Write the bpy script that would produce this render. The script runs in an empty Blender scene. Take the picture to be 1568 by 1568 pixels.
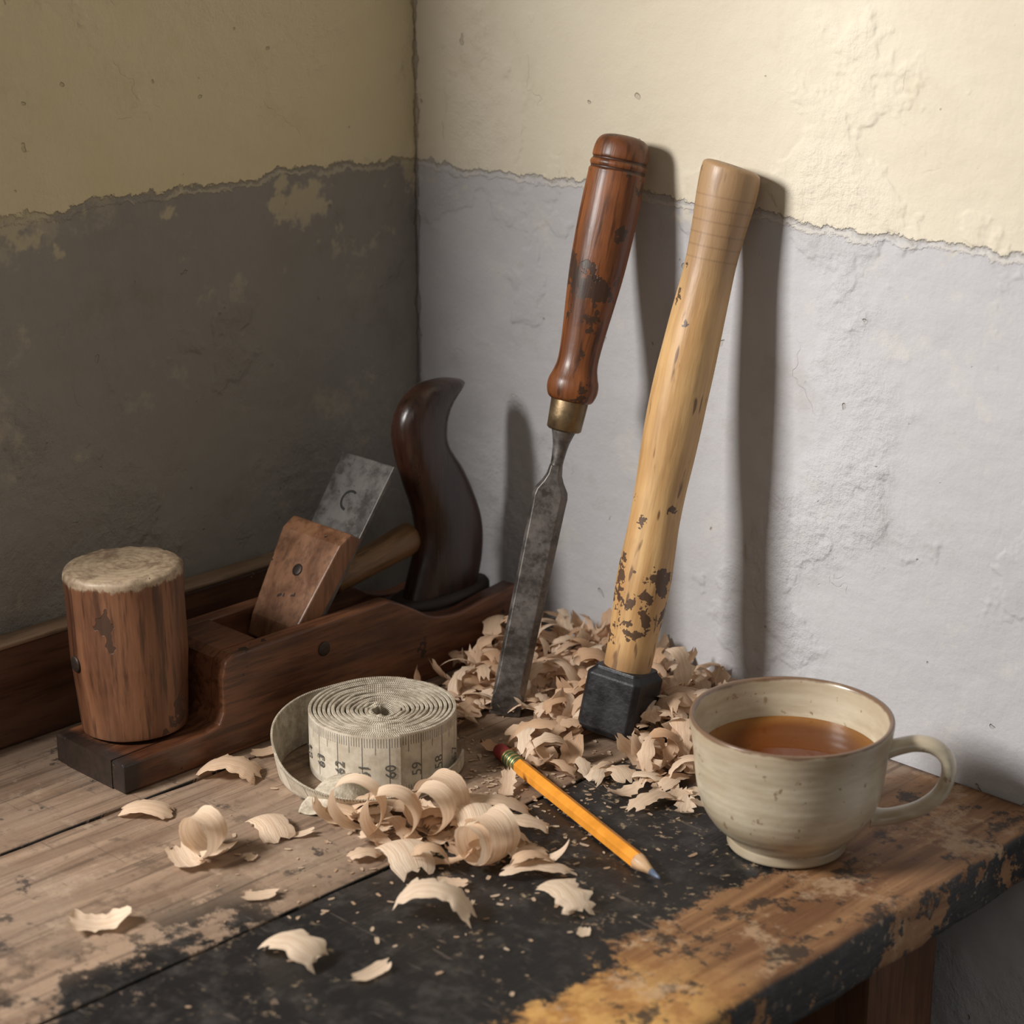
import bpy, bmesh, math, random
from mathutils import Vector, Matrix, noise as mnoise
random.seed(7)
sc=bpy.context.scene
TZ=.78
# ---------------------------------------------------------------- camera
C=Vector((1.002,-.942,1.29)); a=math.radians(44.3); p=math.radians(18.3)
fh=Vector((-math.sin(a),math.cos(a),0)); R=Vector((math.cos(a),math.sin(a),0)); Zv=Vector((0,0,1))
F=fh*math.cos(p)-Zv*math.sin(p); U=fh*math.sin(p)+Zv*math.cos(p)
cd=bpy.data.cameras.new('camera'); cam=bpy.data.objects.new('camera',cd); sc.collection.objects.link(cam); sc.camera=cam
cd.sensor_width=36; cd.lens=78.06; cd.clip_start=.02
m=Matrix((R,U,-F)).transposed().to_4x4(); m.translation=C; cam.matrix_world=m
cd.dof.use_dof=True; cd.dof.focus_distance=1.2; cd.dof.aperture_fstop=9

# ---------------------------------------------------------------- node helper
class N:
    def __init__(s,name):
        s.m=bpy.data.materials.new(name); s.m.use_nodes=True; s.t=s.m.node_tree
        s.b=s.t.nodes['Principled BSDF']
    def n(s,t): return s.t.nodes.new(t)
    def l(s,o,i):
        if isinstance(o,bpy.types.NodeSocket): s.t.links.new(o,i)
        else:
            if isinstance(o,(tuple,list)) and len(o)==3 and len(i.default_value)==4: o=(*o,1)
            i.default_value=o
    def pos(s): return s.n('ShaderNodeNewGeometry').outputs['Position']
    def nrm(s): return s.n('ShaderNodeNewGeometry').outputs['Normal']
    def obj(s): return s.n('ShaderNodeTexCoord').outputs['Object']
    def uv(s): return s.n('ShaderNodeTexCoord').outputs['UV']
    def mapv(s,v,scale=(1,1,1),loc=(0,0,0)):
        n=s.n('ShaderNodeMapping'); s.l(v,n.inputs[0]); n.inputs['Scale'].default_value=scale; n.inputs['Location'].default_value=loc; return n.outputs[0]
    def noise(s,v,scale,detail=4,rough=.55,dist=0,col=False):
        n=s.n('ShaderNodeTexNoise'); s.l(v,n.inputs['Vector']); n.inputs['Scale'].default_value=scale; n.inputs['Detail'].default_value=min(detail,5)
        n.inputs['Roughness'].default_value=rough; n.inputs['Distortion'].default_value=dist
        return n.outputs['Color' if col else 'Fac']
    def vor(s,v,scale,feat='DISTANCE_TO_EDGE'):
        n=s.n('ShaderNodeTexVoronoi'); n.feature=feat; s.l(v,n.inputs['Vector']); n.inputs['Scale'].default_value=scale; return n.outputs['Distance']
    def ma(s,op,x,y=0.0,z=0.0):
        n=s.n('ShaderNodeMath'); n.operation=op; s.l(x,n.inputs[0]); s.l(y,n.inputs[1]); s.l(z,n.inputs[2]); return n.outputs[0]
    def vadd(s,x,y):
        n=s.n('ShaderNodeVectorMath'); n.operation='ADD'; s.l(x,n.inputs[0]); s.l(y,n.inputs[1]); return n.outputs[0]
    def vscale(s,x,k):
        n=s.n('ShaderNodeVectorMath'); n.operation='SCALE'; s.l(x,n.inputs[0]); n.inputs['Scale'].default_value=k; return n.outputs[0]
    def sep(s,v):
        n=s.n('ShaderNodeSeparateXYZ'); s.l(v,n.inputs[0]); return n.outputs
    def ss(s,v,lo,hi,a=0.0,b=1.0):
        n=s.n('ShaderNodeMapRange'); n.interpolation_type='SMOOTHSTEP'; s.l(v,n.inputs['Value'])
        n.inputs['From Min'].default_value=lo; n.inputs['From Max'].default_value=hi; n.inputs['To Min'].default_value=a; n.inputs['To Max'].default_value=b
        return n.outputs[0]
    def mix(s,f,x,y,mode='MIX'):
        n=s.n('ShaderNodeMix'); n.data_type='RGBA'; n.blend_type=mode; s.l(f,n.inputs[0]); s.l(x,n.inputs[6]); s.l(y,n.inputs[7]); return n.outputs[2]
    def bump(s,h,dist=.001,st=1.0,prev=None):
        n=s.n('ShaderNodeBump'); n.inputs['Distance'].default_value=dist; n.inputs['Strength'].default_value=st; s.l(h,n.inputs['Height'])
        if prev is not None: s.l(prev,n.inputs['Normal'])
        return n.outputs[0]
    def out(s,col=None,rough=None,normal=None,metal=None,**k):
        if col is not None: s.l(col,s.b.inputs['Base Color'])
        if rough is not None: s.l(rough,s.b.inputs['Roughness'])
        if normal is not None: s.l(normal,s.b.inputs['Normal'])
        if metal is not None: s.l(metal,s.b.inputs['Metallic'])
        for kk,v in k.items(): s.l(v,s.b.inputs[kk.replace('_',' ')])
        return s.m

def wood(name,dark,light,axis='Z',k=1.0,rough=.45,spot=None,spotcol=(.02,.012,.008),coat=0.0,flecks=0.0,extra=None,bd=.0004,streak=.45):
    s=N(name); v=s.obj()
    sc_={'X':(5,60,60),'Y':(60,5,60),'Z':(60,60,5)}[axis]; sc_=tuple(q*k for q in sc_)
    mv=s.mapv(v,sc_)
    g=s.noise(mv,1,5,.65,.6); g2=s.noise(mv,4.5,3,.6); big=s.noise(v,18,3)
    f=s.ss(s.ma('ADD',s.ma('MULTIPLY',g,.7),s.ma('MULTIPLY',big,.35)),.36,.68)
    c=s.mix(f,dark,light)
    c=s.mix(s.ss(g2,.48,.66,0,streak),c,tuple(q*.45 for q in dark))
    if flecks:
        fl=s.noise(s.mapv(v,tuple(q*(2.6 if q>20 else 7) for q in sc_)),1,2,.5)
        c=s.mix(s.ss(fl,.62,.68,0,flecks),c,(.12,.055,.02))
    if extra: c=extra(s,v,c)
    h=s.ma('ADD',g2,s.ma('MULTIPLY',s.noise(v,160,3),.3))
    if spot:
        sp=s.ss(s.noise(s.vadd(v,(3.1,1.7,.4)),spot[1],4,.65),spot[0],spot[0]+.012)
        c=s.mix(s.ma('MULTIPLY',sp,.9),c,spotcol)
        h=s.ma('SUBTRACT',h,s.ma('MULTIPLY',sp,.8))
    r=s.ss(g,.3,.7,rough-.07,rough+.1)
    return s.out(c,r,s.bump(h,bd,.7),Coat_Weight=coat,Coat_Roughness=.25)

def plain(name,col,rough=.5,metal=0.0,nz=60,amt=.3,bd=.0003):
    s=N(name); v=s.obj(); n1=s.noise(v,nz,5,.65)
    c=s.mix(s.ss(n1,.3,.7),tuple(q*(1-amt) for q in col),tuple(min(1,q*(1+amt)) for q in col))
    return s.out(c,s.ss(n1,.3,.7,rough-.08,rough+.1),s.bump(s.noise(v,nz*5,3),bd,.5),metal)

# ---------------------------------------------------------------- mesh helpers
def mk(name,verts,faces,mat=None,parent=None,smooth=False,loc=None):
    me=bpy.data.meshes.new(name); me.from_pydata([tuple(v) for v in verts],[],faces); me.update()
    o=bpy.data.objects.new(name,me); sc.collection.objects.link(o)
    if mat:
        for mm in (mat if isinstance(mat,list) else [mat]): me.materials.append(mm)
    bm=bmesh.new(); bm.from_mesh(me); bmesh.ops.recalc_face_normals(bm,faces=bm.faces); bm.to_mesh(me); bm.free()
    if smooth:
        for q in me.polygons: q.use_smooth=True
    if parent: o.parent=parent
    if loc: o.location=loc
    return o
def empty(name,loc=(0,0,0)):
    e=bpy.data.objects.new(name,None); e.empty_display_size=.02; sc.collection.objects.link(e); e.location=loc; return e
def bevel(o,w=.001,seg=2,ang=35):
    b=o.modifiers.new('b','BEVEL'); b.width=w; b.segments=seg; b.limit_method='ANGLE'; b.angle_limit=math.radians(ang); return o
def box(name,x0,x1,y0,y1,z0,z1,mat,parent=None,bw=.001):
    v=[(x,y,z) for x in(x0,x1) for y in(y0,y1) for z in(z0,z1)]
    f=[(0,1,3,2),(4,6,7,5),(0,4,5,1),(2,3,7,6),(0,2,6,4),(1,5,7,3)]
    o=mk(name,v,f,mat,parent)
    if bw: bevel(o,bw)
    return o
def extr(name,prof,x0,x1,mat,parent=None,bw=.001):   # prof in (y,z)
    n=len(prof); v=[(x0,*q) for q in prof]+[(x1,*q) for q in prof]
    f=[tuple(range(n)),tuple(range(2*n-1,n-1,-1))]+[(i,(i+1)%n,n+(i+1)%n,n+i) for i in range(n)]
    o=mk(name,v,f,mat,parent)
    if bw: bevel(o,bw)
    return o
def loft(name,rings,mat,parent=None,cap=True,smooth=True,closed=True):
    v=[];f=[];n=len(rings[0])
    for r in rings: v+=r
    for i in range(len(rings)-1):
        for j in range(n if closed else n-1):
            k=(j+1)%n; f.append((i*n+j,i*n+k,(i+1)*n+k,(i+1)*n+j))
    if cap: f.append(tuple(range(n))[::-1]); f.append(tuple(range((len(rings)-1)*n,len(rings)*n)))
    return mk(name,v,f,mat,parent,smooth)
def interp(st,n):
    out=[]; m=len(st)
    for i in range(m-1):
        p0=st[max(i-1,0)];p1=st[i];p2=st[i+1];p3=st[min(i+2,m-1)]
        for j in range(n):
            t=j/n; out.append(tuple(.5*((2*b)+(-a_+c)*t+(2*a_-5*b+4*c-d)*t*t+(-a_+3*b-3*c+d)*t**3) for a_,b,c,d in zip(p0,p1,p2,p3)))
    out.append(tuple(st[-1])); return out
def turned(name,st,mat,parent=None,n=40,sub=4,wob=0.0,bend=None,squash=1.0,smoothst=True,topslant=0.0):
    pts=interp(st,sub) if smoothst else st
    rings=[]; s1=pts[-1][0]
    for s_,r in pts:
        cx=bend(s_) if bend else 0
        ring=[]
        for j in range(n):
            t=2*math.pi*j/n; rr=r*(1+wob*(mnoise.noise(Vector((math.cos(t)*1.2,math.sin(t)*1.2,s_*30)))))
            k=max(0,1-(s1-s_)/.02)
            ring.append((cx+rr*math.cos(t),rr*squash*math.sin(t),s_-topslant*k*rr*math.cos(t)))
        rings.append(ring)
    return loft(name,rings,mat,parent)
def orient(o,origin,zdir,xhint):
    z=Vector(zdir).normalized(); x=Vector(xhint); x=(x-z*x.dot(z)).normalized(); y=z.cross(x)
    mm=Matrix((x,y,z)).transposed().to_4x4(); mm.translation=origin; o.matrix_world=mm

# ---------------------------------------------------------------- walls
def wallmat(name,upper1,upper2,low1,low2,along,peel):
    s=N(name); v=s.pos(); x,y,z=s.sep(v)
    nf=s.noise(v,60,5,.72); nm=s.noise(v,8,5,.6)
    w=s.ma('MULTIPLY',s.ma('SUBTRACT',nm,.5),.030)
    w2=s.ma('MULTIPLY',s.ma('SUBTRACT',nf,.5),.018)
    zz=s.ma('ADD',z,s.ma('ADD',w,w2))
    up=s.ss(zz,1.0690,1.0704)
    n1=s.noise(v,4,5,.6); nb=s.noise(s.vadd(v,(1.1,.4,.2)),17,5,.72)
    cu=s.mix(s.ss(n1,.35,.65),upper1,upper2)
    cl=s.mix(s.ss(n1,.35,.65),low1,low2)
    cl=s.mix(s.ss(nm,.46,.72,0,.40),cl,tuple(q*.70 for q in low1))
    cl=s.mix(s.ss(nb,.55,.72,0,.30),cl,(low1[0]*.72,low1[1]*.66,low1[2]*.56))
    cl=s.mix(s.ss(nb,.44,.32,0,.22),cl,upper2)
    cu=s.mix(s.ss(nb,.54,.72,0,.28),cu,(upper1[0]*.80,upper1[1]*.73,upper1[2]*.62))
    near=s.ss(z,.97,1.06); pl=s.ss(s.ma('ADD',s.noise(s.vadd(v,(.3,.1,.7)),13,5,.7),s.ma('MULTIPLY',near,.06)),peel,peel+.05)
    cl=s.mix(s.ma('MULTIPLY',s.ma('MULTIPLY',pl,near),.5),cl,upper1)
    c=s.mix(up,cl,cu)
    line=s.ma('SUBTRACT',1.0,s.ss(s.ma('ABSOLUTE',s.ma('SUBTRACT',zz,1.0687)),.0002,.0016))
    c=s.mix(s.ma('MULTIPLY',line,s.ss(nm,.45,.55,.15,.45)),c,tuple(q*.55 for q in upper1))
    lip=s.ma('SUBTRACT',1.0,s.ss(s.ma('ABSOLUTE',s.ma('SUBTRACT',zz,1.0660)),.0004,.0022))
    c=s.mix(s.ma('MULTIPLY',lip,s.ss(nb,.42,.55,0,.40)),c,upper2)
    dv=s.vadd(v,s.vscale(s.noise(v,14,4,.65,0,True),.09))
    cr=s.ma('SUBTRACT',1.0,s.ss(s.vor(dv,4.2),.0,.0040)); crm=s.ss(nb,.52,.62,0,.7)
    cr=s.ma('MULTIPLY',cr,crm)
    c=s.mix(s.ma('MULTIPLY',cr,.12),c,(.16,.14,.11))
    pn=s.noise(v,80,2,.6); pit=s.ss(pn,.705,.74); c=s.mix(s.ma('MULTIPLY',pit,.35),c,(.25,.20,.14))
    ax=x if along=='x' else s.ma('MULTIPLY',y,-1.0)
    seam=s.ma('SUBTRACT',1.0,s.ss(s.ma('ADD',ax,s.ma('MULTIPLY',s.ma('SUBTRACT',nf,.47),.012)),.0004,.0024))
    c=s.mix(s.ma('MULTIPLY',seam,.40),c,(.22,.185,.14))
    rag=s.ss(nm,.56,.59)
    rough_zone=s.ss(n1,.50,.60)
    h=s.ma('ADD',s.ma('MULTIPLY',s.noise(s.mapv(v,(1,1,1.6)),11,3,.5),1.1),s.ma('MULTIPLY',nf,.25))
    h=s.ma('ADD',h,s.ma('MULTIPLY',s.ma('MULTIPLY',nf,rough_zone),.8)); h=s.ma('ADD',h,s.ma('MULTIPLY',nb,.35))
    h=s.ma('ADD',h,s.ma('MULTIPLY',up,.28)); h=s.ma('ADD',h,s.ma('MULTIPLY',lip,.12))
    h=s.ma('SUBTRACT',h,s.ma('MULTIPLY',cr,.10)); h=s.ma('SUBTRACT',h,s.ma('MULTIPLY',pit,.3)); h=s.ma('SUBTRACT',h,s.ma('MULTIPLY',seam,.4))
    h=s.ma('ADD',h,s.ma('MULTIPLY',rag,.18))
    return s.out(c,.88,s.bump(h,.0045,.75))
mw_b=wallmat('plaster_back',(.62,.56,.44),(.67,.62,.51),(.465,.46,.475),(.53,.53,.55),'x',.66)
mw_l=wallmat('plaster_left_shaded',(.60,.515,.32),(.64,.56,.39),(.225,.208,.185),(.28,.262,.235),'y',.60)  # same paint as back wall, with its shade and warm bounce coloured in
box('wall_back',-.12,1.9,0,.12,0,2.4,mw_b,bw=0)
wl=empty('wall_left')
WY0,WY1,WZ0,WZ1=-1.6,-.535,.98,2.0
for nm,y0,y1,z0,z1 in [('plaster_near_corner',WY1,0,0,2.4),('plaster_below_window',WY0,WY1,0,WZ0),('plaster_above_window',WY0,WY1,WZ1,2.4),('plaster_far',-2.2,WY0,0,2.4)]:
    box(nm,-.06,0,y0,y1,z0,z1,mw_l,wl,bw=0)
floor_m=plain('floor_boards',(.10,.075,.05),.7)
box('floor',-.12,1.9,-2.2,.12,-.05,0,floor_m,bw=0)

# ---------------------------------------------------------------- table
def table_mat():
    s=N('worn_painted_bench'); v=s.pos(); x,y,z=s.sep(v); nx,ny,nz=s.sep(s.nrm())
    g=s.noise(s.mapv(v,(70,5,70)),1,5,.65,.8); g2=s.noise(s.mapv(v,(260,10,260)),1,3,.6)
    big=s.noise(v,9,5,.6); fine=s.noise(v,60,5,.72); mid=s.noise(s.vadd(v,(2,2,2)),26,5,.75)
    c=s.mix(s.ss(g,.34,.66),(.165,.103,.066),(.295,.203,.137))
    c=s.mix(s.ss(big,.42,.68,0,.6),c,(.235,.172,.125))
    c=s.mix(s.ss(g2,.53,.68,0,.65),c,(.075,.048,.032))
    c=s.mix(s.ss(mid,.54,.66,0,.75),c,(.105,.070,.048))
    c=s.mix(s.ss(mid,.45,.33,0,.5),c,(.37,.28,.20))
    c=s.mix(s.ma('MULTIPLY',s.ss(fine,.58,.64,0,.85),s.ss(big,.48,.58)),c,(.032,.025,.021))
    scw=s.noise(s.mapv(v,(25,260,25)),1,2,.6); c=s.mix(s.ss(scw,.66,.72,0,.4),c,(.06,.045,.035))
    wx=s.ma('ADD',x,s.ma('ADD',s.ma('MULTIPLY',s.ma('SUBTRACT',big,.5),.09),s.ma('MULTIPLY',s.ma('SUBTRACT',fine,.5),.055)))
    wx=s.ma('SUBTRACT',wx,s.ss(y,-.26,-.36,0,.022))
    strip=s.ss(wx,.385,.41)
    warm=s.mix(s.ss(g,.35,.65),(.15,.066,.027),(.31,.165,.075))
    yel=s.ss(s.ma('ADD',y,s.ma('MULTIPLY',s.ma('SUBTRACT',big,.5),.15)),-.22,-.35)
    warm=s.mix(yel,warm,s.mix(s.ss(fine,.4,.6),(.36,.16,.035),(.60,.34,.10)))
    warm=s.mix(s.ss(s.noise(s.vadd(v,(1,0,0)),36,5,.75),.52,.60,0,.9),warm,(.03,.02,.014))
    warm=s.mix(s.ss(mid,.47,.36,0,.6),warm,(.48,.33,.20))
    c=s.mix(strip,c,warm)
    bx=s.ma('MULTIPLY',s.ss(wx,.240,.250),s.ma('SUBTRACT',1.0,s.ss(wx,.400,.406)))
    hard=s.ss(x,.268,.2715)
    by=s.ma('SUBTRACT',1.0,s.ss(s.ma('ADD',y,s.ma('MULTIPLY',s.ma('SUBTRACT',big,.5),.12)),-.11,-.095))
    spill=s.ma('MULTIPLY',s.ma('MULTIPLY',s.ss(x,.20,.262),s.ss(y,-.30,-.37)),s.ss(s.noise(s.vadd(v,(.5,.2,0)),28,5,.7),.47,.55))
    blk=s.ma('MAXIMUM',s.ma('MULTIPLY',s.ma('MULTIPLY',bx,by),hard),spill)
    chip=s.ss(mid,.645,.675)
    blk=s.ma('MULTIPLY',blk,s.ma('SUBTRACT',1.0,s.ma('MULTIPLY',chip,.8)))
    side=s.ss(nx,.55,.85); fb=s.ss(s.noise(s.vadd(v,(0,0,5)),26,5,.7),.44,.48)
    blk=s.ma('MAXIMUM',blk,s.ma('MULTIPLY',side,fb))
    bc=s.mix(s.ss(fine,.45,.7),(.007,.007,.008),(.034,.031,.029))
    scr=s.noise(s.mapv(v,(30,300,30)),1,2,.6); bc=s.mix(s.ss(scr,.66,.72,0,.35),bc,(.16,.13,.11))
    dust=s.ss(s.noise(s.vadd(v,(9,0,0)),170,3,.7),.58,.70); dz=s.ss(s.ma('ADD',mid,s.ss(y,-.30,-.15,0,.25)),.48,.72)
    bc=s.mix(s.ma('MULTIPLY',dust,s.ma('MULTIPLY',dz,.7)),bc,(.40,.30,.19))
    c=s.mix(blk,c,bc)
    h=s.ma('ADD',s.ma('MULTIPLY',g,.6),s.ma('MULTIPLY',g2,.4)); h=s.ma('ADD',h,s.ma('MULTIPLY',fine,.6)); h=s.ma('ADD',h,s.ma('MULTIPLY',blk,.35))
    rr=s.mix(blk,(.66,.66,.66),(.45,.45,.45))
    return s.out(c,rr,s.bump(h,.0014,.8))
tm=table_mat()
bench=empty('workbench')
def board(name,x0,x1,y0,y1,rR,rL,wob,par):
    z1=TZ; z0=TZ-.030; rings=[]; ny=300
    for i in range(ny+1):
        y=y0+(y1-y0)*i/ny
        w=wob*(mnoise.noise(Vector((0,y*14,3)))+.5*mnoise.noise(Vector((5,y*50,3)))+.25*mnoise.noise(Vector((9,y*140,3))))
        rr=max(.001,rR*(1+.5*mnoise.noise(Vector((2,y*25,0)))))
        wl_=.0012*mnoise.noise(Vector((x0,y*30,7)))*(1 if rL<.01 else 0)
        ring=[]
        def arc(cx,cz,r,a0,a1,n=5):
            for k in range(n+1):
                t=math.radians(a0+(a1-a0)*k/n); ring.append((cx+r*math.cos(t),y,cz+r*math.sin(t)))
        arc(x0+rL+wl_,z0+rL,rL,270,180); arc(x0+rL+wl_,z1-rL,rL,180,90)
        arc(x1+w-rr,z1-rr,rr,90,0); arc(x1+w-rr*.7,z0+rr*.7,rr*.7,0,-90)
        rings.append(ring)
    return loft(name,rings,tm,par,smooth=True)
board('plank_rear',.002,.1213,-1.35,-.002,.0015,.001,.0004,bench)
board('plank_middle',.1238,.2693,-1.35,-.002,.0015,.001,.0004,bench)
board('plank_front',.2716,.476,-1.35,-.002,.006,.001,.0020,bench)
legm=wood('bench_leg_wood',(.10,.04,.018),(.19,.085,.04),'Z')
box('leg_1',.385,.445,-.115,-.055,0,TZ-.030,legm,bench,.002)
box('leg_2',.385,.445,-1.30,-1.24,0,TZ-.030,legm,bench,.002)
box('leg_3',.01,.07,-.115,-.055,0,TZ-.030,legm,bench,.002)
box('leg_4',.01,.07,-1.30,-1.24,0,TZ-.030,legm,bench,.002)
box('underlay_batten',.02,.44,-.55,-.50,TZ-.06,TZ-.0302,legm,bench,.002)

# ---------------------------------------------------------------- rear board by wall
battm=wood('rail_wood',(.065,.026,.014),(.14,.065,.035),'Y',bd=.0005,spot=(.68,40),spotcol=(.3,.2,.12))
bt=empty('wooden_rail'); box('rail_board',.002,.016,-.80,-.10,TZ+.0002,TZ+.058,battm,bt,.0015)
toplight=wood('rail_top_wood',(.16,.10,.06),(.29,.19,.12),'Y')
box('rail_cap',.0022,.0175,-.80,-.10,TZ+.0582,TZ+.0610,toplight,bt,.001)

# ---------------------------------------------------------------- hand plane
pl=empty('hand_plane')
def toe(s,v,c):
    x,y,z=s.sep(s.pos())
    n=s.ma('MULTIPLY',s.ma('SUBTRACT',s.noise(s.pos(),40,5,.7),.5),.02)
    k=s.ss(s.ma('ADD',y,n),-.309,-.316)
    return s.mix(s.ma('MULTIPLY',k,.9),c,(.012,.010,.009))
pm=wood('plane_beech',(.050,.016,.007),(.20,.080,.036),'Y',rough=.42,extra=toe,coat=.12,spot=(.66,45),streak=.6)
dk=plain('hollow_shade',(.02,.011,.008),.6)  # near-black colour puts the shade of the plane's interior onto solid parts
z=TZ+.0003
front=[(-.322,z),(-.322,z+.0165),(-.266,z+.0175),(-.2575,z+.0195),(-.2545,z+.026),(-.2540,z+.046),(-.2515,z+.0545),(-.246,z+.0575)]
top=interp([(-.246,z+.0575),(-.19,z+.0575),(-.140,z+.0575),(-.128,z+.0565),(-.112,z+.048),(-.096,z+.039),(-.075,z+.0355),(-.05,z+.0385),(-.026,z+.041)],5)
side=front+top[1:]+[(-.024,z+.036),(-.024,z)]
extr('near_cheek',side,.1005,.112,pm,pl,.0012)
extr('far_cheek',side,.050,.0595,pm,pl,.0012)
extr('toe_block',front+[(-.222,z+.0575),(-.205,z+.012),(-.205,z)],.0594,.1006,pm,pl,0)
extr('heel_block',[(-.205,z),(-.205,z+.012),(-.168,z+.014),(-.120,z+.036),(-.026,z+.033),(-.0245,z)],.0594,.1006,dk,pl,0)
def slab(name,y0,h0,y1,h1,th,xa,xb,xa2,xb2,mat,bw=.0006):
    d=Vector((0,y1-y0,h1-h0)).normalized(); nn=Vector((0,-d.z,d.y))
    P0=Vector((0,y0,z+h0)); P1=Vector((0,y1,z+h1))
    v=[]
    for P,xx0,xx1 in((P0,xa,xb),(P1,xa2,xb2)):
        for q in(P,P+nn*th):
            v+= [q+Vector((xx0,0,0)),q+Vector((xx1,0,0))]
    f=[(0,1,3,2),(4,6,7,5),(0,4,5,1),(2,3,7,6),(0,2,6,4),(1,5,7,3)]
    o=mk(name,v,f,mat,pl); bevel(o,bw); return o,d,nn
def steelm(name,c1,c2,rough=.42,metal=.75):
    s=N(name); v=s.obj(); n=s.noise(v,35,5,.75); n2=s.noise(s.mapv(v,(300,300,20)),1,3)
    c=s.mix(s.ss(n,.38,.62),c1,c2); c=s.mix(s.ss(s.noise(v,120,4,.7),.58,.68,0,.6),c,(.06,.045,.035))
    return s.out(c,s.ss(n,.35,.65,rough-.08,rough+.15),s.bump(s.ma('ADD',n,s.ma('MULTIPLY',n2,.3)),.0004,.5),metal)
steel=steelm('aged_steel',(.080,.073,.069),(.18,.17,.16),.48,.6)
slab('iron',-.196,.020,-.1135,.132,.0030,.0605,.0995,.057,.1015,steel)
wm=wood('wedge_wood',(.12,.05,.024),(.27,.13,.065),'Z',rough=.45,coat=.1,spot=(.66,40))
d=Vector((0,.0825,.112)).normalized(); nn=Vector((0,-d.z,d.y))
base=Vector((0,-.196,z+.020))+nn*.0034
def wp(xx,s_,t_): q=base+d*s_+nn*t_; return (xx,q.y,q.z)
prof=[(.018,.009),(.030,.013),(.083,.0135),(.092,.0095),(.0925,.0),(.018,.0)]
v=[wp(.0605,*q) for q in prof]+[wp(.0995,*q) for q in prof]
for i,q in enumerate(prof):
    if q[0]>.05: v[i]=wp(.053,*q); v[i+6]=wp(.1035,*q)
f=[tuple(range(6)),tuple(range(11,5,-1))]+[(i,(i+1)%6,6+(i+1)%6,6+i) for i in range(6)]
bevel(mk('wedge',v,f,wm,pl),.0010)
def disc(name,center,normal,r,th,mat,parent,n=28):
    nz=Vector(normal).normalized(); xh=nz.orthogonal().normalized(); yh=nz.cross(xh); rings=[]
    for rr,hh in((r,0),(r,th*.7),(r*.85,th),(r*.3,th*1.02)):
        rings.append([tuple(Vector(center)+nz*hh+xh*rr*math.cos(2*math.pi*i/n)+yh*rr*math.sin(2*math.pi*i/n)) for i in range(n)])
    return loft(name,rings,mat,parent)
sd_=plain('screw_dark',(.05,.035,.028),.5,.5)
q=Vector(wp(.080,.062,.0135)); disc('wedge_screw',q-nn*.0006,nn,.0036,.0012,sd_,pl)
arcv=[];arcf=[]
cc=Vector((.0795,-.196,z+.020))+d*.112+nn*.0031
for i in range(15):
    t=math.radians(60+i*15)
    for rr in(.0050,.0066): arcv.append(cc+Vector((1,0,0))*rr*math.cos(t)+d*rr*math.sin(t))
for i in range(14): arcf.append((2*i,2*i+1,2*i+3,2*i+2))
mk('iron_hole',arcv,arcf,plain('hole_black',(.01,.01,.01),.6),pl)
disc('side_bolt',(.1118,-.182,z+.043),(1,0,0),.0042,.0012,sd_,pl)
hornm=wood('horn_rosewood',(.014,.006,.004),(.060,.022,.012),'Z',rough=.30,coat=.35)
st=[(-.092,.034,-.034,.034,.0125),(-.084,.055,-.0285,.0555,.0125),(-.0781,.0735,-.0284,.0756,.0125),(-.0805,.0924,-.0338,.093,.0125),(-.0878,.112,-.0440,.1137,.0122),(-.0946,.134,-.0560,.131,.012),(-.0950,.149,-.0576,.143,.012),(-.0885,.162,-.0555,.151,.0115),(-.0754,.1700,-.0520,.1565,.0105),(-.0620,.1715,-.0480,.1605,.009),(-.0510,.1705,-.0445,.1635,.007),(-.0430,.1685,-.0405,.1650,.003)]
rings=[]
for y0,h0,y1,h1,th in interp(st,5):
    c0=Vector((.081,(y0+y1)/2,TZ+(h0+h1)/2)); ax=Vector((0,(y1-y0)/2,(h1-h0)/2)); ring=[]
    for j in range(32):
        t=2*math.pi*j/32; cx=math.copysign(abs(math.cos(t))**.85,math.cos(t)); sx=math.copysign(abs(math.sin(t))**.85,math.sin(t))
        ring.append(tuple(c0+ax*cx+Vector((th*sx,0,0))))
    rings.append(ring)
loft('horn_handle',rings,hornm,pl)
rings=[]
for hh,k in((.033,1.0),(.037,1.0),(.040,.93)):
    rings.append([(.081+.0175*k*math.cos(2*math.pi*i/32),-.062+.040*k*math.sin(2*math.pi*i/32),TZ+hh) for i in range(32)])
loft('horn_foot',rings,dk,pl)
dow=turned('cross_handle',[(0,.0075),(.002,.0085),(.03,.009),(.05,.0095),(.064,.010),(.0665,.0095),(.0675,.006)],wood('cross_handle_wood',(.17,.085,.035),(.31,.18,.08),'Z',flecks=.7,streak=.6),pl,sub=3)
orient(dow,Vector((.072,-.142,z+.062)),(0.0,.066,.012),(1,0,0))

# ---------------------------------------------------------------- mallet
ml=empty('wooden_mallet')
def maltop(s,v,c):
    x,y,zz=s.sep(v); n=s.ma('MULTIPLY',s.ma('SUBTRACT',s.noise(s.mapv(v,(200,200,60)),1,4,.7),.5),.010)
    k=s.ss(s.ma('ADD',zz,n),.0862,.0882)
    rr_=s.ma('SQRT',s.ma('ADD',s.ma('MULTIPLY',x,x),s.ma('MULTIPLY',y,y)))
    ringn=s.ma('SINE',s.ma('ADD',s.ma('MULTIPLY',rr_,1500),s.ma('MULTIPLY',s.noise(v,40,3),12)))
    t=s.mix(s.ss(s.noise(v,60,5,.75),.36,.62),(.16,.11,.07),(.38,.29,.195)); t=s.mix(s.ss(ringn,.2,1,0,.22),t,(.14,.09,.055))
    return s.mix(k,c,t)
mm_=wood('mallet_wood',(.080,.029,.013),(.215,.092,.042),'Z',rough=.52,extra=maltop,spot=(.67,35),spotcol=(.05,.024,.014),coat=.05,streak=.7)
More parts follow.
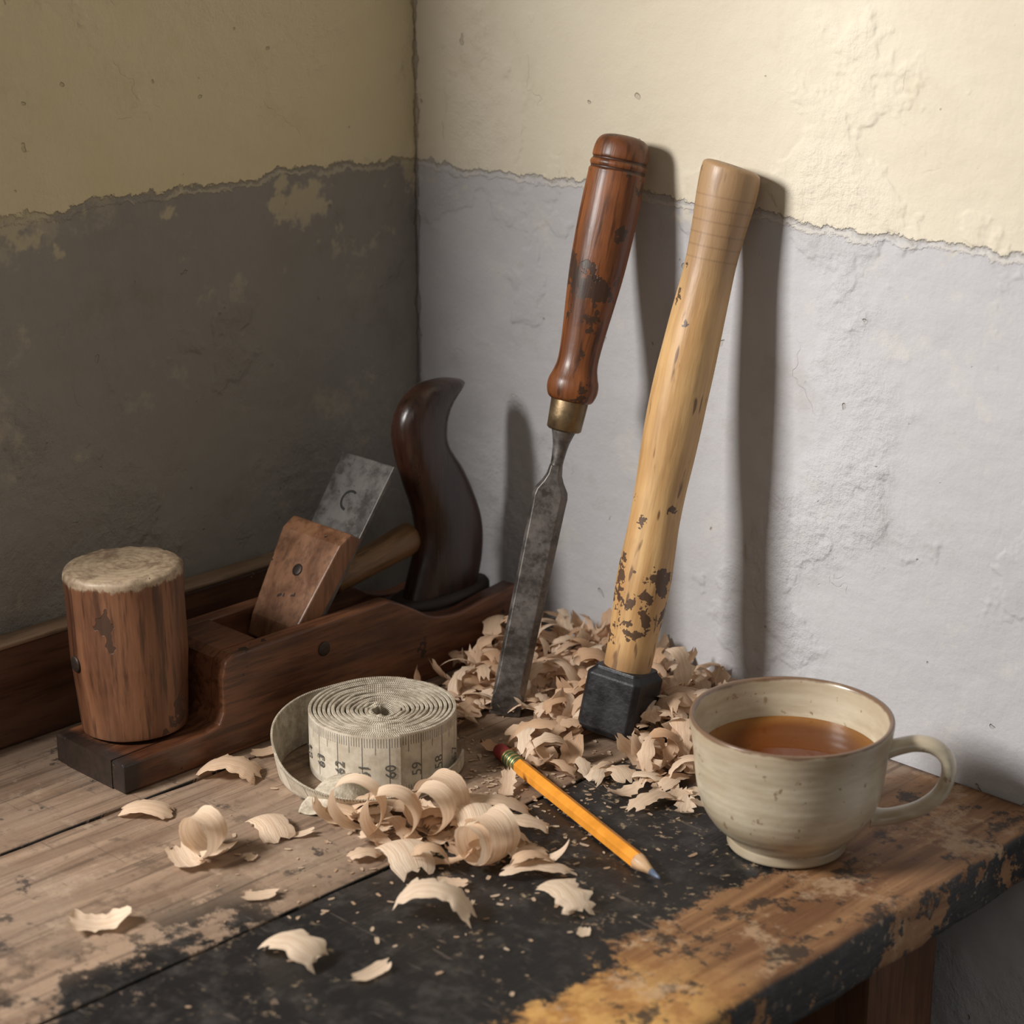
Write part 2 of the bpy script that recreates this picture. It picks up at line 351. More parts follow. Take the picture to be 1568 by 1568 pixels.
stm=[(0,.0262),(.0008,.0282),(.003,.0290),(.02,.0300),(.038,.0312),(.044,.0316),(.065,.0316),(.080,.0318),(.087,.0322),(.0905,.0318),(.0920,.0300)]
rings=[]
for s_,r in interp(stm,4):
    ring=[]
    for j in range(72):
        t=2*math.pi*j/72
        rr=r*(1+.012*mnoise.noise(Vector((math.cos(t)*2,math.sin(t)*2,s_*15))))
        if s_>.086: rr*=1+.02*mnoise.noise(Vector((math.cos(t)*9,math.sin(t)*9,s_*90)))
        zz=s_+(.0008*mnoise.noise(Vector((math.cos(t)*6,math.sin(t)*6,3))) if s_>.085 else 0)
        ring.append((rr*math.cos(t),rr*math.sin(t),zz))
    rings.append(ring)
for k in(.85,.6,.3,.05):
    rings.append([(.0300*k*math.cos(2*math.pi*j/72),.0300*k*math.sin(2*math.pi*j/72),.0922+.0003*mnoise.noise(Vector((k*4*math.cos(2*math.pi*j/72),k*4*math.sin(2*math.pi*j/72),1)))) for j in range(72)])
mo=loft('mallet_head',rings,mm_,ml)
orient(mo,Vector((.0730,-.2850,z+.0178)),(-.035,-.01,1),(1,0,0))
dr=(-R*.80-fh*.60).normalized()
disc('mallet_screw',Vector((.0710,-.2855,z+.060))+dr*.0308,dr,.0045,.0018,sd_,ml)

# ---------------------------------------------------------------- tape measure
tp=empty('cloth_tape_measure')
def tape_print():
    s=N('tape_printed'); u,v_,w=s.sep(s.uv()); ob=s.obj()
    base=s.mix(s.ss(s.noise(ob,90,5,.7),.35,.65),(.43,.365,.275),(.58,.515,.415))
    def line(per,wd,lo,hi,off=0.0):
        fr=s.ma('FRACT',s.ma('DIVIDE',s.ma('ADD',u,off),per)); m_=s.ma('LESS_THAN',fr,wd/per)
        return s.ma('MULTIPLY',m_,s.ma('MULTIPLY',s.ma('GREATER_THAN',v_,lo),s.ma('LESS_THAN',v_,hi)))
    k=s.ma('MAXIMUM',line(.00143,.0004,.80,.96),line(.00715,.00045,.68,.96)); k=s.ma('MAXIMUM',k,line(.0143,.0006,.12,.96))
    k=s.ma('MAXIMUM',k,line(.00143,.0003,.03,.11))
    c=s.mix(s.ma('MULTIPLY',k,.85),base,(.05,.05,.045))
    wv=s.ma('MULTIPLY',s.ma('SINE',s.ma('MULTIPLY',s.ma('ADD',u,s.ma('MULTIPLY',v_,.03)),5500)),.5)
    return s.out(c,.75,s.bump(wv,.0002,.4))
def tape_cloth():
    s=N('tape_cloth'); u,v_,w=s.sep(s.uv()); ob=s.obj()
    base=s.mix(s.ss(s.noise(ob,140,5,.75),.35,.65),(.29,.24,.175),(.50,.44,.345))
    wv=s.ma('SINE',s.ma('MULTIPLY',s.ma('ADD',u,s.ma('MULTIPLY',v_,.03)),5500))
    return s.out(base,.85,s.bump(s.ma('ADD',wv,s.ma('MULTIPLY',s.noise(ob,700,2),2)),.0003,.6))
tpm,tcm=tape_print(),tape_cloth()
TC=Vector((.1795,-.1985,TZ+.0004)); TH=.0335; TR=.0405
def ribbon(name,samples,th):
    vs=[];fs=[];n=len(samples);arc=[0]
    for i in range(1,n): arc.append(arc[-1]+math.hypot(samples[i][0]-samples[i-1][0],samples[i][1]-samples[i-1][1]))
    uvs=[]
    for i,(x_,y_,zb,zt,lo) in enumerate(samples):
        j0=max(i-1,0);j1=min(i+1,n-1); dx=samples[j1][0]-samples[j0][0];dy=samples[j1][1]-samples[j0][1]; L=math.hypot(dx,dy) or 1
        ox,oy=dy/L,-dx/L
        e=th/2
        vs+=[(x_-ox*e,y_-oy*e,zb),(x_+ox*e,y_+oy*e,zb),(x_+ox*(e+lo),y_+oy*(e+lo),zt),(x_-ox*(e-lo),y_-oy*(e-lo),zt)]
    mats=[]
    for i in range(n-1):
        b=4*i
        for k in range(4):
            k2=(k+1)%4; fs.append((b+k,b+k2,b+4+k2,b+4+k)); mats.append(0 if k==1 else 1)
            vv={0:(0,0),1:(0,1),2:(1,1),3:(1,0)}[k]
            uvs.append(((arc[i],vv[0]),(arc[i],vv[1]),(arc[i+1],vv[1]),(arc[i+1],vv[0])))
    fs.append((0,3,2,1));mats.append(1);uvs.append(((0,0),)*4); b=4*(n-1); fs.append((b,b+1,b+2,b+3));mats.append(1);uvs.append(((0,0),)*4)
    me=bpy.data.meshes.new(name); me.from_pydata(vs,[],fs); me.materials.append(tpm); me.materials.append(tcm)
    ul=me.uv_layers.new(name='UVMap')
    for pi,pp in enumerate(me.polygons):
        pp.material_index=mats[pi]; pp.use_smooth=False
        for li,uvv in zip(pp.loop_indices,uvs[pi]): ul.data[li].uv=uvv
    o=bpy.data.objects.new(name,me); sc.collection.objects.link(o); o.parent=tp; o.location=TC
    b_=o.modifiers.new('b','BEVEL'); b_.width=.0003; b_.segments=1; b_.limit_method='ANGLE'
    return o
turns=13.5; S=[]; r0=.0065; n=int(turns*90)
for i in range(n+1):
    t=i/n; th=t*turns*2*math.pi + math.radians(150)
    r=r0+(TR-r0)*t+.0008*mnoise.noise(Vector((math.cos(th)*1.5,math.sin(th)*1.5,t*turns*.9)))*(1-t*.8)
    hh=TH-.0026*(1-t)+.0012*mnoise.noise(Vector((math.cos(th)*2,math.sin(th)*2,t*18)))*(1-t**4)
    S.append((r*math.cos(th),r*math.sin(th),.0,hh,0))
ribbon('tape_roll',S,.0019)
key=[(120,.0425,0,.0325,0),(150,.0432,0,.0325,0),(175,.0470,0,.0300,.001),(200,.0525,0,.0280,.002),(225,.0565,0,.0245,.003),(250,.0585,0,.0180,.004),(272,.0600,0,.0130,.006),(295,.0600,0,.0095,.007),(315,.0565,.0002,.0085,.007),(335,.0505,.0005,.0085,.004),(355,.0455,.001,.0090,.002),(380,.0435,.001,.0095,.0005),(400,.0428,.001,.0095,0)]
S=[(r*math.cos(math.radians(t)),r*math.sin(math.radians(t)),zb,zt,lo) for t,r,zb,zt,lo in interp(key,10)]
ribbon('tape_loose_loop',S,.0014)
key=[(0,.0105,.012),(.010,.0130,.014),(.018,.0100,.015),(.026,.0050,.0145),(.034,.0012,.012)]
dv=Vector((math.cos(math.radians(290)),math.sin(math.radians(290)),0)); pv=Vector((-dv.y,dv.x,0))
rings=[]
for s_,h_,w_ in interp(key,6):
    c0=TC+dv*(.040+s_)+Vector((0,0,h_)); ring=[]
    for k in range(17):
        t=-1+2*k/16; ring.append(tuple(c0+pv*(w_*t)+Vector((0,0,-h_*.85*abs(t)**2.2+.0008*math.sin(t*7+s_*60)))))
    for k in range(16,-1,-1):
        t=-1+2*k/16; ring.append(tuple(c0+pv*(w_*t)+Vector((0,0,-h_*.85*abs(t)**2.2+.0008*math.sin(t*7+s_*60)-.0009))))
    rings.append(ring)
loft('tape_end_fold',rings,tcm,tp)
box('tape_centre_tab',TC.x-.003,TC.x+.0035,TC.y-.0025,TC.y+.0025,TZ+.001,TZ+.024,plain('tab',(.30,.24,.10),.7),tp,.0005)
vs=[];fs=[]
cen=-math.radians(45.7); off=.0143/(TR+.0013)
for i in range(-9,10):
    cu=bpy.data.curves.new('t','FONT'); cu.body=str(60-i); cu.size=.0080; cu.align_x='CENTER'; cu.align_y='CENTER'; cu.offset=.00006
    to=bpy.data.objects.new('t',cu); sc.collection.objects.link(to); dg=bpy.context.evaluated_depsgraph_get(); me=to.evaluated_get(dg).to_mesh()
    b=len(vs)
    for q in me.vertices:
        h_=TH*.40+q.co.x; al=-q.co.y+.006; th=cen+off*i+al/(TR+.0013); rr=TR+.0013
        vs.append((rr*math.cos(th),rr*math.sin(th),h_))
    for pp in me.polygons: fs.append(tuple(b+k for k in pp.vertices))
    bpy.data.objects.remove(to)
mk('tape_numbers',vs,fs,plain('tape_ink',(.09,.085,.075),.7),tp,loc=TC)

# ---------------------------------------------------------------- chisel
ch=empty('wood_chisel')
O=Vector((.1845,-.1105,TZ+.0015)); Dz=Vector((.188,-.0185,TZ+.323))-O; Dz.normalize()
bs=steelm('chisel_steel',(.085,.076,.070),(.23,.21,.195),.40,.7)
def ring_blade(w,t,bev,s_,y0=0):
    return [(-w,y0+t,s_),(w,y0+t,s_),(w,y0+t*.1,s_),(w-bev,y0-t,s_),(-w+bev*.4,y0-t,s_),(-w,y0+t*.1,s_)]
rings=[ring_blade(.0090,.0004,.0002,0,.0022),ring_blade(.0091,.0022,.0010,.012),ring_blade(.0092,.0026,.0036,.016),ring_blade(.0095,.0028,.0038,.07),ring_blade(.0099,.0032,.0038,.122),ring_blade(.0101,.0035,.0038,.1290),ring_blade(.0094,.0037,.0038,.1325),ring_blade(.0062,.0038,.0030,.1375),ring_blade(.0044,.0038,.0024,.1415),ring_blade(.0036,.0036,.0020,.147)]
b=loft('chisel_blade',rings,bs,ch,smooth=False); bevel(b,.0003,1)
nk=turned('chisel_neck',[(.138,.0030),(.144,.0035),(.150,.0036),(.158,.0044),(.163,.0056),(.167,.0068),(.171,.0070)],bs,ch)
brass=plain('ferrule_brass',(.24,.17,.095),.42,.85)
fe=turned('chisel_ferrule',[(.167,.0085),(.168,.0098),(.176,.0102),(.184,.0106),(.1855,.0103)],brass,ch,smoothst=False)
def chtop(s,v,c):
    x,y,zz=s.sep(v)
    k=s.ma('MAXIMUM',s.ma('SUBTRACT',1.0,s.ss(s.ma('ABSOLUTE',s.ma('SUBTRACT',zz,.3145)),.0006,.0013)),s.ma('SUBTRACT',1.0,s.ss(s.ma('ABSOLUTE',s.ma('SUBTRACT',zz,.3195)),.0006,.0013)))
    c=s.mix(s.ma('MULTIPLY',k,.8),c,(.03,.01,.005))
    n=s.noise(s.vadd(v,(.7,2.2,.1)),52,4,.7)
    k2=s.ss(s.ma('ADD',n,s.ss(s.ma('ABSOLUTE',s.ma('SUBTRACT',zz,.245)),.04,.0,0,.09)),.63,.645)
    c=s.mix(s.ma('MULTIPLY',k2,.85),c,(.035,.022,.016))
    return s.mix(s.ss(zz,.322,.333,0,.6),c,(.09,.03,.014))
hm=wood('chisel_handle_wood',(.075,.023,.008),(.27,.088,.024),'Z',rough=.45,coat=.12,spot=(.65,48),spotcol=(.035,.02,.014),extra=chtop,streak=.75)
ha=turned('chisel_handle',[(.184,.0108),(.1855,.0128),(.190,.0143),(.195,.0142),(.200,.0126),(.207,.0114),(.221,.0121),(.240,.0139),(.258,.0154),(.278,.0162),(.296,.0163),(.310,.0160),(.3130,.0160),(.3145,.0152),(.3165,.0160),(.3180,.0158),(.3195,.0149),(.3215,.0156),(.328,.0148),(.332,.0120),(.3335,.007),(.3338,.002)],hm,ch,n=48,sub=4)
for o in(b,nk,fe,ha): orient(o,O,Dz,R)

# ---------------------------------------------------------------- hammer
hmE=empty('sledge_hammer')
O=Vector((.2465,-.0850,TZ+.0085)); Dz=Vector((.2640,-.0185,TZ+.3135))-O; Dz.normalize()
hd=plain('forged_head',(.022,.022,.024),.45,.45,70,.5,.0006)
W=.0168; ch_=.003
def oct_(w,s_): c_=ch_*w/W; return [(w,-w+c_,s_),(w,w-c_,s_),(w-c_,w,s_),(-w+c_,w,s_),(-w,w-c_,s_),(-w,-w+c_,s_),(-w+c_,-w,s_),(w-c_,-w,s_)]
hb=loft('hammer_head',[oct_(W-.0025,-.0048),oct_(W,-.0018),oct_(W,.0285),oct_(W-.003,.0320),oct_(.0138,.0332)],hd,hmE,smooth=False); bevel(hb,.0006,2,20)
def hx(s,v,c):
    x,y,zz=s.sep(v)
    c=s.mix(s.ss(zz,.225,.275,0,.8),c,s.mix(s.noise(s.mapv(v,(90,90,6)),1,5,.65),(.14,.078,.04),(.44,.28,.155)))
    n=s.noise(s.vadd(v,(1.3,.2,.1)),60,4,.7); zone=s.ma('SUBTRACT',1.0,s.ss(s.ma('ABSOLUTE',s.ma('SUBTRACT',zz,.074)),.012,.035))
    k=s.ss(s.ma('ADD',n,s.ma('MULTIPLY',zone,.115)),.645,.658)
    c=s.mix(s.ma('MULTIPLY',k,.92),c,(.06,.032,.022))
    c=s.mix(s.ss(zz,.050,.034,0,.5),c,(.16,.08,.035))
    rg=s.ma('SUBTRACT',1.0,s.ss(s.ma('ABSOLUTE',s.ma('SUBTRACT',s.ma('FRACT',s.ma('MULTIPLY',zz,150)),.5)),.03,.12))
    c=s.mix(s.ma('MULTIPLY',s.ma('MULTIPLY',rg,s.ss(zz,.258,.264)),s.ma('MULTIPLY',s.ss(zz,.302,.296),.25)),c,(.10,.05,.025))
    return c
hw=wood('hammer_handle_wood',(.42,.23,.090),(.62,.40,.18),'Z',rough=.48,coat=.08,flecks=.85,extra=hx,streak=.25)
def bnd(s_): t=min(1,max(0,(s_-.03)/.28)); return -.0026*math.sin(math.pi*t)**2
hh=turned('hammer_handle',[(.029,.0132),(.0465,.0135),(.062,.0143),(.082,.0151),(.100,.0146),(.118,.0139),(.136,.0141),(.154,.0150),(.172,.0156),(.190,.0157),(.208,.0155),(.225,.0150),(.243,.0142),(.261,.0138),(.279,.0146),(.293,.0158),(.304,.0163),(.310,.0160),(.3125,.0150),(.3138,.011),(.3142,.002)],hw,hmE,n=48,sub=4,wob=.02,bend=bnd,topslant=.12)
hx_=Vector((math.cos(math.radians(14.3)),math.sin(math.radians(14.3)),0))
orient(hb,O,Dz,hx_); orient(hh,O,Dz,R)

# ---------------------------------------------------------------- pencil
pe=empty('pencil')
P0=Vector((.2205,-.1500,TZ+.0042)); P1=Vector((.3785,-.2010,TZ+.0038)); D=P1-P0
py=plain('pencil_paint',(.66,.26,.030),.35,0,60,.15)
def hexr(r,s_,n=6): return [(r*math.cos(2*math.pi*i/n),r*math.sin(2*math.pi*i/n),s_) for i in range(n)]
prt=[]
prt.append(bevel(loft('pencil_body',[hexr(.0045,.022),hexr(.0045,.147)],py,pe,smooth=False),.0004))
prt.append(loft('pencil_cone',[hexr(.0043,.1465,24),hexr(.0042,.1475,24),hexr(.0017,.159,24)],wood('pencil_cedar',(.50,.29,.15),(.66,.45,.26),'Z'),pe))
prt.append(loft('pencil_lead',[hexr(.0018,.1585,16),hexr(.0010,.1645,16),hexr(.0004,.1668,16)],plain('lead',(.10,.13,.19),.4,.1),pe))
fr=[(.0090+.013*i/26,.0044+(.00025 if i%4<2 else -.00015)) for i in range(27)]
gm=N('pencil_ferrule'); gz=gm.sep(gm.obj())[2]; band=gm.ma('GREATER_THAN',gm.ma('FRACT',gm.ma('MULTIPLY',gz,300)),.55)
gmm=gm.out(gm.mix(band,(.08,.13,.06),(.38,.28,.11)),.4,None,.6)
prt.append(loft('pencil_ferrule',[hexr(r,s_,28) for s_,r in fr],gmm,pe))
prt.append(loft('pencil_eraser',[hexr(.0022,-.0030,24),hexr(.0036,-.0022,24),hexr(.0042,-.0005,24),hexr(.0042,.0095,24)],plain('eraser_red',(.27,.03,.028),.7),pe))
for o in prt: orient(o,P0,D,(0,0,1))

# ---------------------------------------------------------------- mug
mg=empty('tea_mug'); MC=Vector((.3955,-.1225,TZ+.0004))
def glaze():
    s=N('speckled_glaze'); v=s.obj(); x,y,zz=s.sep(v)
    c=s.mix(s.ss(s.noise(s.mapv(v,(1,1,4)),14,5,.65),.35,.65),(.42,.355,.25),(.57,.51,.39))
    c=s.mix(s.ss(s.noise(v,150,3,.6),.64,.70,0,.75),c,(.20,.12,.06))
    c=s.mix(s.ss(s.noise(v,60,3,.6),.68,.72,0,.7),c,(.24,.15,.075))
    wz=s.ma('ADD',zz,s.ma('MULTIPLY',s.ma('SUBTRACT',s.noise(v,30,4),.5),.012))
    c=s.mix(s.ss(wz,.022,.004,0,.6),c,(.25,.185,.11))
    c=s.mix(s.ss(s.ma('ABSOLUTE',s.ma('SUBTRACT',wz,.020)),.004,.0,0,.4),c,(.24,.16,.085))
    c=s.mix(s.ss(wz,.054,.067,0,.4),c,(.34,.24,.14))
    rim=s.ss(s.ma('ADD',zz,s.ma('MULTIPLY',s.ma('SUBTRACT',s.noise(v,60,4),.5),.004)),.0680,.0695)
    c=s.mix(s.ma('MULTIPLY',rim,.85),c,(.12,.055,.026))
    bd=s.ma('SINE',s.ma('MULTIPLY',zz,1400))
    return s.out(c,.30,s.bump(s.ma('ADD',s.ma('MULTIPLY',bd,.12),s.noise(v,60,4)),.0006,.35),Coat_Weight=.3,Coat_Roughness=.15)
gl=glaze()
outer=interp([(.0285,.0000),(.0300,.0012),(.0298,.0045),(.0296,.0062),(.0330,.0095),(.0385,.0150),(.0430,.0225),(.0458,.0320),(.0473,.0420),(.0483,.0520),(.0498,.0620),(.0506,.0680),(.0503,.0698)],4)
inner=interp([(.0490,.0700),(.0476,.0685),(.0464,.0620),(.0448,.0500),(.0430,.0350),(.0395,.0200),(.0300,.0105),(.0150,.0080),(.0008,.0078)],4)
def rev(name,prof,mat,parent,n=96,cap=True): return loft(name,[[(r*math.cos(2*math.pi*i/n),r*math.sin(2*math.pi*i/n),h_) for i in range(n)] for r,h_ in prof],mat,parent,cap)
mb=rev('mug_body',outer+inner,gl,mg); mb.location=MC
tea=N('tea'); tx,ty,tz=tea.sep(tea.obj()); rad=tea.ma('SQRT',tea.ma('ADD',tea.ma('MULTIPLY',tx,tx),tea.ma('MULTIPLY',ty,ty)))
e_=tea.ss(rad,.030,.0447)
tb=tea.n('ShaderNodeBsdfTransparent'); tea.l(tea.mix(e_,(.82,.42,.12),(.95,.72,.40)),tb.inputs[0])
db=tea.n('ShaderNodeBsdfDiffuse'); tea.l(tea.mix(e_,(.24,.062,.005),(.52,.21,.04)),db.inputs[0])
m1=tea.n('ShaderNodeMixShader'); m1.inputs[0].default_value=.5; tea.t.links.new(tb.outputs[0],m1.inputs[1]); tea.t.links.new(db.outputs[0],m1.inputs[2])
gb=tea.n('ShaderNodeBsdfGlossy'); gb.inputs['Roughness'].default_value=.03
fr_=tea.n('ShaderNodeFresnel'); fr_.inputs[0].default_value=1.36; mxx=tea.n('ShaderNodeMixShader')
tea.t.links.new(fr_.outputs[0],mxx.inputs[0]); tea.t.links.new(m1.outputs[0],mxx.inputs[1]); tea.t.links.new(gb.outputs[0],mxx.inputs[2]); tea.t.links.new(mxx.outputs[0],tea.t.nodes['Material Output'].inputs[0])
me=bpy.data.meshes.new('tea_surface'); bm=bmesh.new(); bmesh.ops.create_circle(bm,cap_ends=True,radius=.0447,segments=96); bm.to_mesh(me); bm.free(); me.materials.append(tea.m)
tt=bpy.data.objects.new('tea_surface',me); sc.collection.objects.link(tt); tt.parent=mg; tt.location=MC+Vector((0,0,.0500))
ph=math.radians(34); hdv=Vector((math.cos(ph),math.sin(ph),0)); hp=Vector((-hdv.y,hdv.x,0))
path=interp([(.0455,.0545),(.052,.0570),(.061,.0595),(.070,.0585),(.0765,.0525),(.0775,.0430),(.0735,.0330),(.0650,.0250),(.0550,.0205),(.0470,.0185),(.0410,.0185)],6)
rings=[]
for i,(r,h_) in enumerate(path):
    j0=max(i-1,0);j1=min(i+1,len(path)-1); tg=(hdv*(path[j1][0]-path[j0][0])+Zv*(path[j1][1]-path[j0][1])).normalized(); nv=tg.cross(hp).normalized()
    e=min(i,len(path)-1-i)/len(path); fl=1+.45*math.exp(-e*22)
    ring=[]
    for j in range(20):
        t=2*math.pi*j/20; ring.append(tuple(hdv*r+Zv*h_+hp*(.0060*fl*math.cos(t))+nv*(.0037*fl*math.sin(t))))
    rings.append(ring)
hd_=loft('mug_handle',rings,gl,mg); hd_.location=MC

# ---------------------------------------------------------------- shavings
SV=[];SF=[];SU=[];SCc=[]
def strip(origin,yaw,L,w,r0,r1,pitch=0,roll=0,drift=0,lift=0.0,shade=None,rag=.12,nl=None,tp0=.7,flip=False,nw=6):
    nl=nl or max(8,int(L/.0016))
    seed=random.random()*99
    tot=sum((L/nl)/(r0+(r1-r0)*i/nl) for i in range(nl))
    ang=-tot/2 if tot<3.3 else 0; x=0;zz=0
    cl=[]
    for i in range(nl+1):
        t=i/nl; cl.append((x,zz,ang)); r=r0+(r1-r0)*t
        ds=L/nl; ang+=ds/r; x+=ds*math.cos(ang); zz+=ds*math.sin(ang)
    M=Matrix.Rotation(yaw,3,'Z')@Matrix.Rotation(pitch,3,'Y')@Matrix.Rotation(roll+(math.pi if flip else 0),3,'X')
    vs=[]
    j0=[ry(-1,1) for _ in range(nw+1)]; j1=[ry(-1,1) for _ in range(nw+1)]
    sj=min(.0035,L*.09)
    for i,(x_,z_,an) in enumerate(cl):
        t=i/nl; tap=min(1,tp0+t*5,tp0+(1-t)*5); ww=w*tap*(1+rag*mnoise.noise(Vector((seed,t*7,0))))
        for j in range(nw+1):
            v_=j/nw-.5
            jag=sj*(j0[j] if i==0 else (j1[j] if i==nl else 0))
            edge=rag*w*.35*mnoise.noise(Vector((seed+9,t*L*500,v_*3)))*(abs(v_)*2)**3
            cup=.10*w*(v_*2)**2
            vs.append(M@Vector((x_+jag*math.cos(an),v_*ww+edge+drift*t,z_+cup+jag*math.sin(an))))
    c0=sum(vs,Vector())/len(vs); mz=min(q.z for q in vs)
    off=Vector((origin[0]-c0.x,origin[1]-c0.y,origin[2]-mz+lift))
    b=len(SV); sh=random.random() if shade is None else shade
    for q in vs: SV.append(q+off)
    for i in range(nl):
        for j in range(nw):
            a0=b+i*(nw+1)+j; SF.append((a0,a0+1,a0+nw+2,a0+nw+1))
            SU.append(((i/nl*L*20,j/nw),(i/nl*L*20,(j+1)/nw),((i+1)/nl*L*20,(j+1)/nw),((i+1)/nl*L*20,j/nw))); SCc.append(sh)
T0=TZ+.0006
ry=random.uniform
def yw(d_): return a+math.radians(d_)
# loose curls on the near planks
strip((.199,-.336,T0),yw(-28),.080,.016,.0095,.0130,drift=.014,shade=.9)
strip((.196,-.347,T0),yw(-60),.026,.014,.03,.02,shade=.95)
strip((.200,-.296,T0),yw(-60),.028,.018,.018,.024,shade=.85,flip=True)
strip((.213,-.290,T0),yw(10),.018,.006,.02,.02)
strip((.138,-.328,T0),yw(-10),.028,.016,.030,.02,shade=.6,flip=True)
strip((.133,-.268,T0),yw(-15),.036,.020,.024,.022,shade=.5,flip=True,rag=.3)
strip((.124,-.238,T0),yw(20),.014,.010,.02,.02,shade=.4)
strip((.218,-.415,T0),yw(10),.030,.016,.025,.02,shade=.95,rag=.4,tp0=.5)
strip((.306,-.371,T0),yw(-35),.036,.019,.024,.020,shade=.95,tp0=.5,rag=.3,flip=True)
strip((.342,-.356,T0),yw(45),.022,.009,.04,.04,shade=.85,tp0=.3)
strip((.326,-.301,T0),yw(-8),.046,.019,.019,.022,shade=.95,flip=True,rag=.4,drift=.006)
strip((.359,-.247,T0),yw(-60),.034,.018,.025,.030,shade=.97,flip=True,rag=.4,tp0=.5)
strip((.250,-.345,T0),yw(10),.018,.009,.03,.03,shade=.7,tp0=.4)
strip((.216,-.322,T0),yw(70),.007,.005,.02,.02,shade=.6)
strip((.385,-.262,T0),yw(80),.008,.006,.02,.02,shade=.9)
# central cluster of ringlets
strip((.303,-.243,T0),yw(-42),.115,.021,.0095,.0125,drift=.010,shade=.95)
strip((.322,-.226,T0),yw(-10),.040,.012,.014,.020,shade=.85)
strip((.276,-.273,T0),yw(-65),.034,.022,.020,.028,shade=.97,flip=True)
strip((.236,-.269,T0),yw(-12),.088,.012,.0135,.0160,shade=.9,drift=.012)
strip((.254,-.262,T0),yw(165),.080,.014,.0115,.015,shade=.8,drift=-.012)
strip((.262,-.243,T0),yw(-25),.070,.016,.010,.014,shade=.85,drift=.008)
strip((.279,-.228,T0),yw(-75),.044,.021,.018,.022,shade=.95,flip=True)
strip((.257,-.228,T0),yw(-35),.060,.016,.011,.016,shade=.7,drift=.006)
strip((.218,-.262,T0),yw(-5),.045,.013,.012,.018,shade=.6,rag=.3)
strip((.223,-.240,T0),yw(0),.034,.013,.020,.03,shade=.5,rag=.4,flip=True)
strip((.212,-.258,T0),yw(-20),.026,.012,.03,.03,shade=.5,rag=.4,flip=True)
strip((.268,-.206,T0),yw(5),.045,.013,.03,.04,shade=.6,flip=True,rag=.4)
strip((.255,-.205,T0),yw(-25),.034,.012,.03,.03,shade=.6,flip=True,rag=.4)
strip((.290,-.208,T0),yw(-5),.036,.012,.03,.03,shade=.7,flip=True,rag=.4)
strip((.330,-.236,T0),yw(5),.036,.011,.04,.05,shade=.8,tp0=.4,flip=True,rag=.4)
for i in range(56):
    x_=random.gauss(.262,.028); y_=random.gauss(-.234,.018)
    if math.hypot(x_-TC.x,y_-TC.y)<.062: continue
    strip((x_,y_,T0+ry(0,.003)),ry(0,6.3),ry(.012,.028),ry(.005,.011),ry(.008,.025),ry(.012,.03),pitch=ry(-.15,.15),roll=ry(-.15,.15),rag=.5,tp0=ry(.3,.7),shade=ry(.3,.95),flip=random.random()<.5)
# heap behind chisel and hammer
def heap(x_,y_): 
    return .022*math.exp(-((x_-.165)/.075)**2-((y_+.035)/.05)**2)+.010*math.exp(-((x_-.26)/.07)**2-((y_+.045)/.06)**2)
cnt=0
while cnt<620:
    x_=ry(.120,.340); y_=ry(-.155,-.008)
    d_=((x_-.212)/.110)**2+((y_+.064)/.085)**2
    if math.hypot(x_-TC.x,y_-TC.y)<.050 or d_>1.1 or (d_>.7 and random.random()<.6): continue
    if math.hypot(x_-.256,y_+.110)<.026 and y_<-.08: continue
    if math.hypot(x_-.196,y_+.124)<.022: continue
    if x_>.29 and y_>-.05 and random.random()<.6: continue
    h_=heap(x_,y_)
    big_=random.random()<.48
    Ls=ry(.022,.040) if big_ else ry(.009,.020); ws=ry(.006,.012) if big_ else ry(.003,.008)
    strip((x_,y_,T0+ry(0,max(.001,h_))),ry(0,6.3),Ls,ws,ry(.006,.022),ry(.008,.03),pitch=ry(-.45,.45),roll=ry(-.5,.5),nl=12 if big_ else 8,nw=4,shade=ry(0,1)**.7,rag=.6,tp0=ry(.2,.7),flip=random.random()<.5); cnt+=1
for x_,y_ in [(.298,-.118),(.310,-.110),(.322,-.122),(.330,-.108),(.335,-.130),(.285,-.124),(.300,-.138),(.318,-.137),(.276,-.132),(.225,-.132),(.345,-.115),(.312,-.125)]:
    strip((x_,y_,T0),ry(0,6.3),ry(.018,.030),ry(.008,.014),ry(.012,.03),ry(.012,.03),pitch=ry(-.1,.1),shade=ry(.6,1),rag=.5,tp0=.5,flip=random.random()<.6)
for i in range(650):
    q=random.random()
    if q<.6: x_,y_=random.gauss(.245,.038),random.gauss(-.165,.035)
    else: x_,y_=random.gauss(.29,.05),random.gauss(-.25,.06)
    if not .125<x_<.42 or y_>-.01 or math.hypot(x_-TC.x,y_-TC.y)<.047 or math.hypot(x_-MC.x,y_-MC.y)<.034: continue
    sz=ry(.0006,.0024)
    strip((x_,y_,T0-.0002),ry(0,6.3),sz*ry(1,2.4),sz,.02,.03,nl=2,nw=2,shade=ry(.2,1))
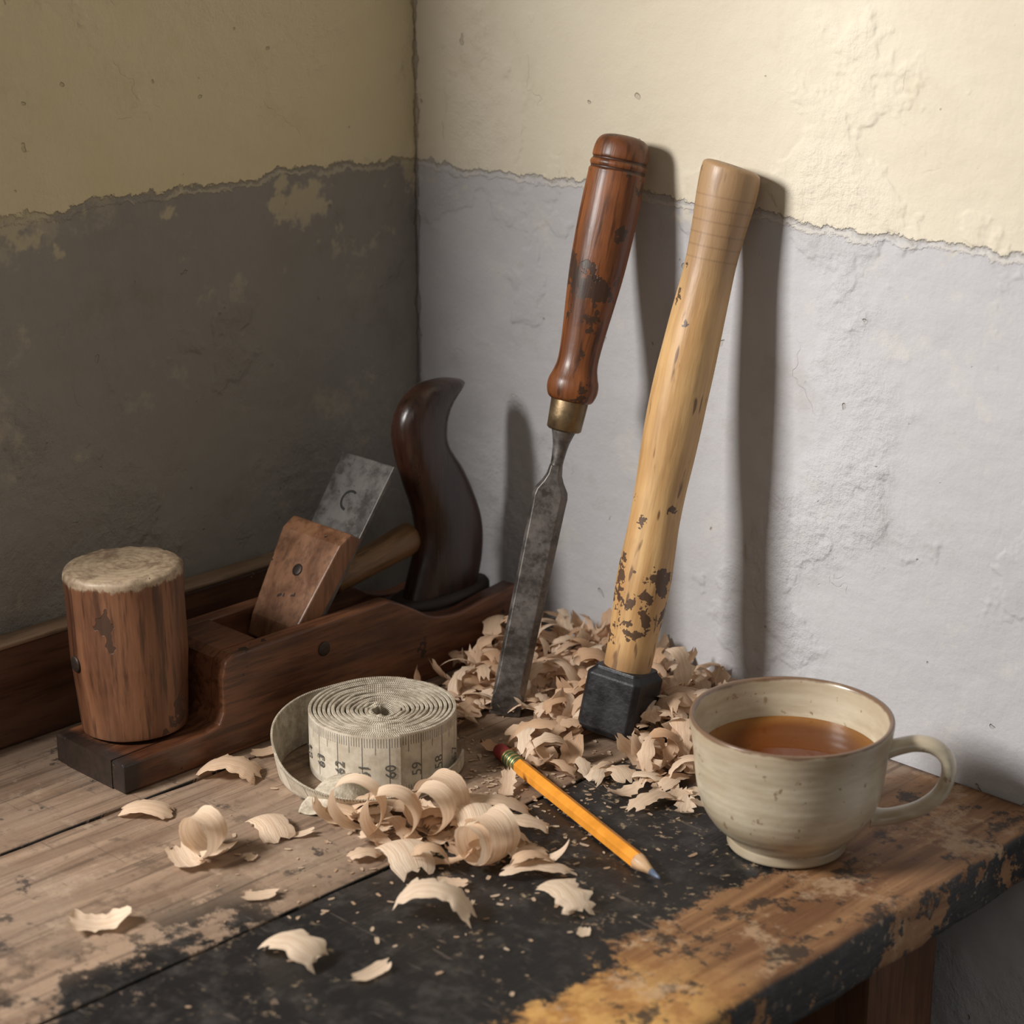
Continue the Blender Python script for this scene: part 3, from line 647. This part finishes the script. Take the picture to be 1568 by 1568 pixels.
def shav():
    s=N('shaving_wood'); at=s.n('ShaderNodeAttribute'); at.attribute_name='shade'; sh=at.outputs['Fac']
    c=s.mix(sh,(.60,.37,.215),(.88,.72,.55))
    g=s.noise(s.mapv(s.uv(),(1.5,26,1)),1,3,.6); c=s.mix(s.ss(g,.42,.68,0,.6),c,(.55,.335,.19))
    s.out(c,.6,s.bump(g,.0006,.8))
    tr=s.n('ShaderNodeBsdfTranslucent'); s.l(c,tr.inputs['Color']); mx=s.n('ShaderNodeMixShader'); mx.inputs[0].default_value=.3
    o=s.t.nodes['Material Output']; s.t.links.new(s.b.outputs[0],mx.inputs[1]); s.t.links.new(tr.outputs[0],mx.inputs[2]); s.t.links.new(mx.outputs[0],o.inputs[0])
    return s.m
me=bpy.data.meshes.new('wood_shavings'); me.from_pydata([tuple(q) for q in SV],[],SF); me.materials.append(shav())
ul=me.uv_layers.new(name='UVMap'); at=me.attributes.new('shade','FLOAT','FACE')
flat=[c for f4 in SU for uv_ in f4 for c in uv_]; ul.data.foreach_set('uv',flat); at.data.foreach_set('value',SCc)
me.polygons.foreach_set('use_smooth',[True]*len(SF))
so=bpy.data.objects.new('wood_shavings',me); sc.collection.objects.link(so)

# ---------------------------------------------------------------- lights
def area(name,loc,tgt,sx,sy,e,col):
    l=bpy.data.lights.new(name,'AREA'); l.shape='RECTANGLE'; l.size=sx; l.size_y=sy; l.energy=e; l.color=col
    o=bpy.data.objects.new(name,l); sc.collection.objects.link(o); o.location=loc
    o.rotation_euler=(Vector(tgt)-Vector(loc)).to_track_quat('-Z','Y').to_euler(); return o
area('window_light',(-.14,-1.06,1.50),(.3,-.03,.95),.30,.24,22,(1,.965,.925))
area('room_fill',(1.5,-1.9,2.1),(.2,-.1,.9),1.4,1.0,4,(1,.91,.82))
w=bpy.data.worlds.new('world'); sc.world=w; w.use_nodes=True
w.node_tree.nodes['Background'].inputs[0].default_value=(1,.95,.90,1); w.node_tree.nodes['Background'].inputs[1].default_value=.11
sc.view_settings.view_transform='Standard'
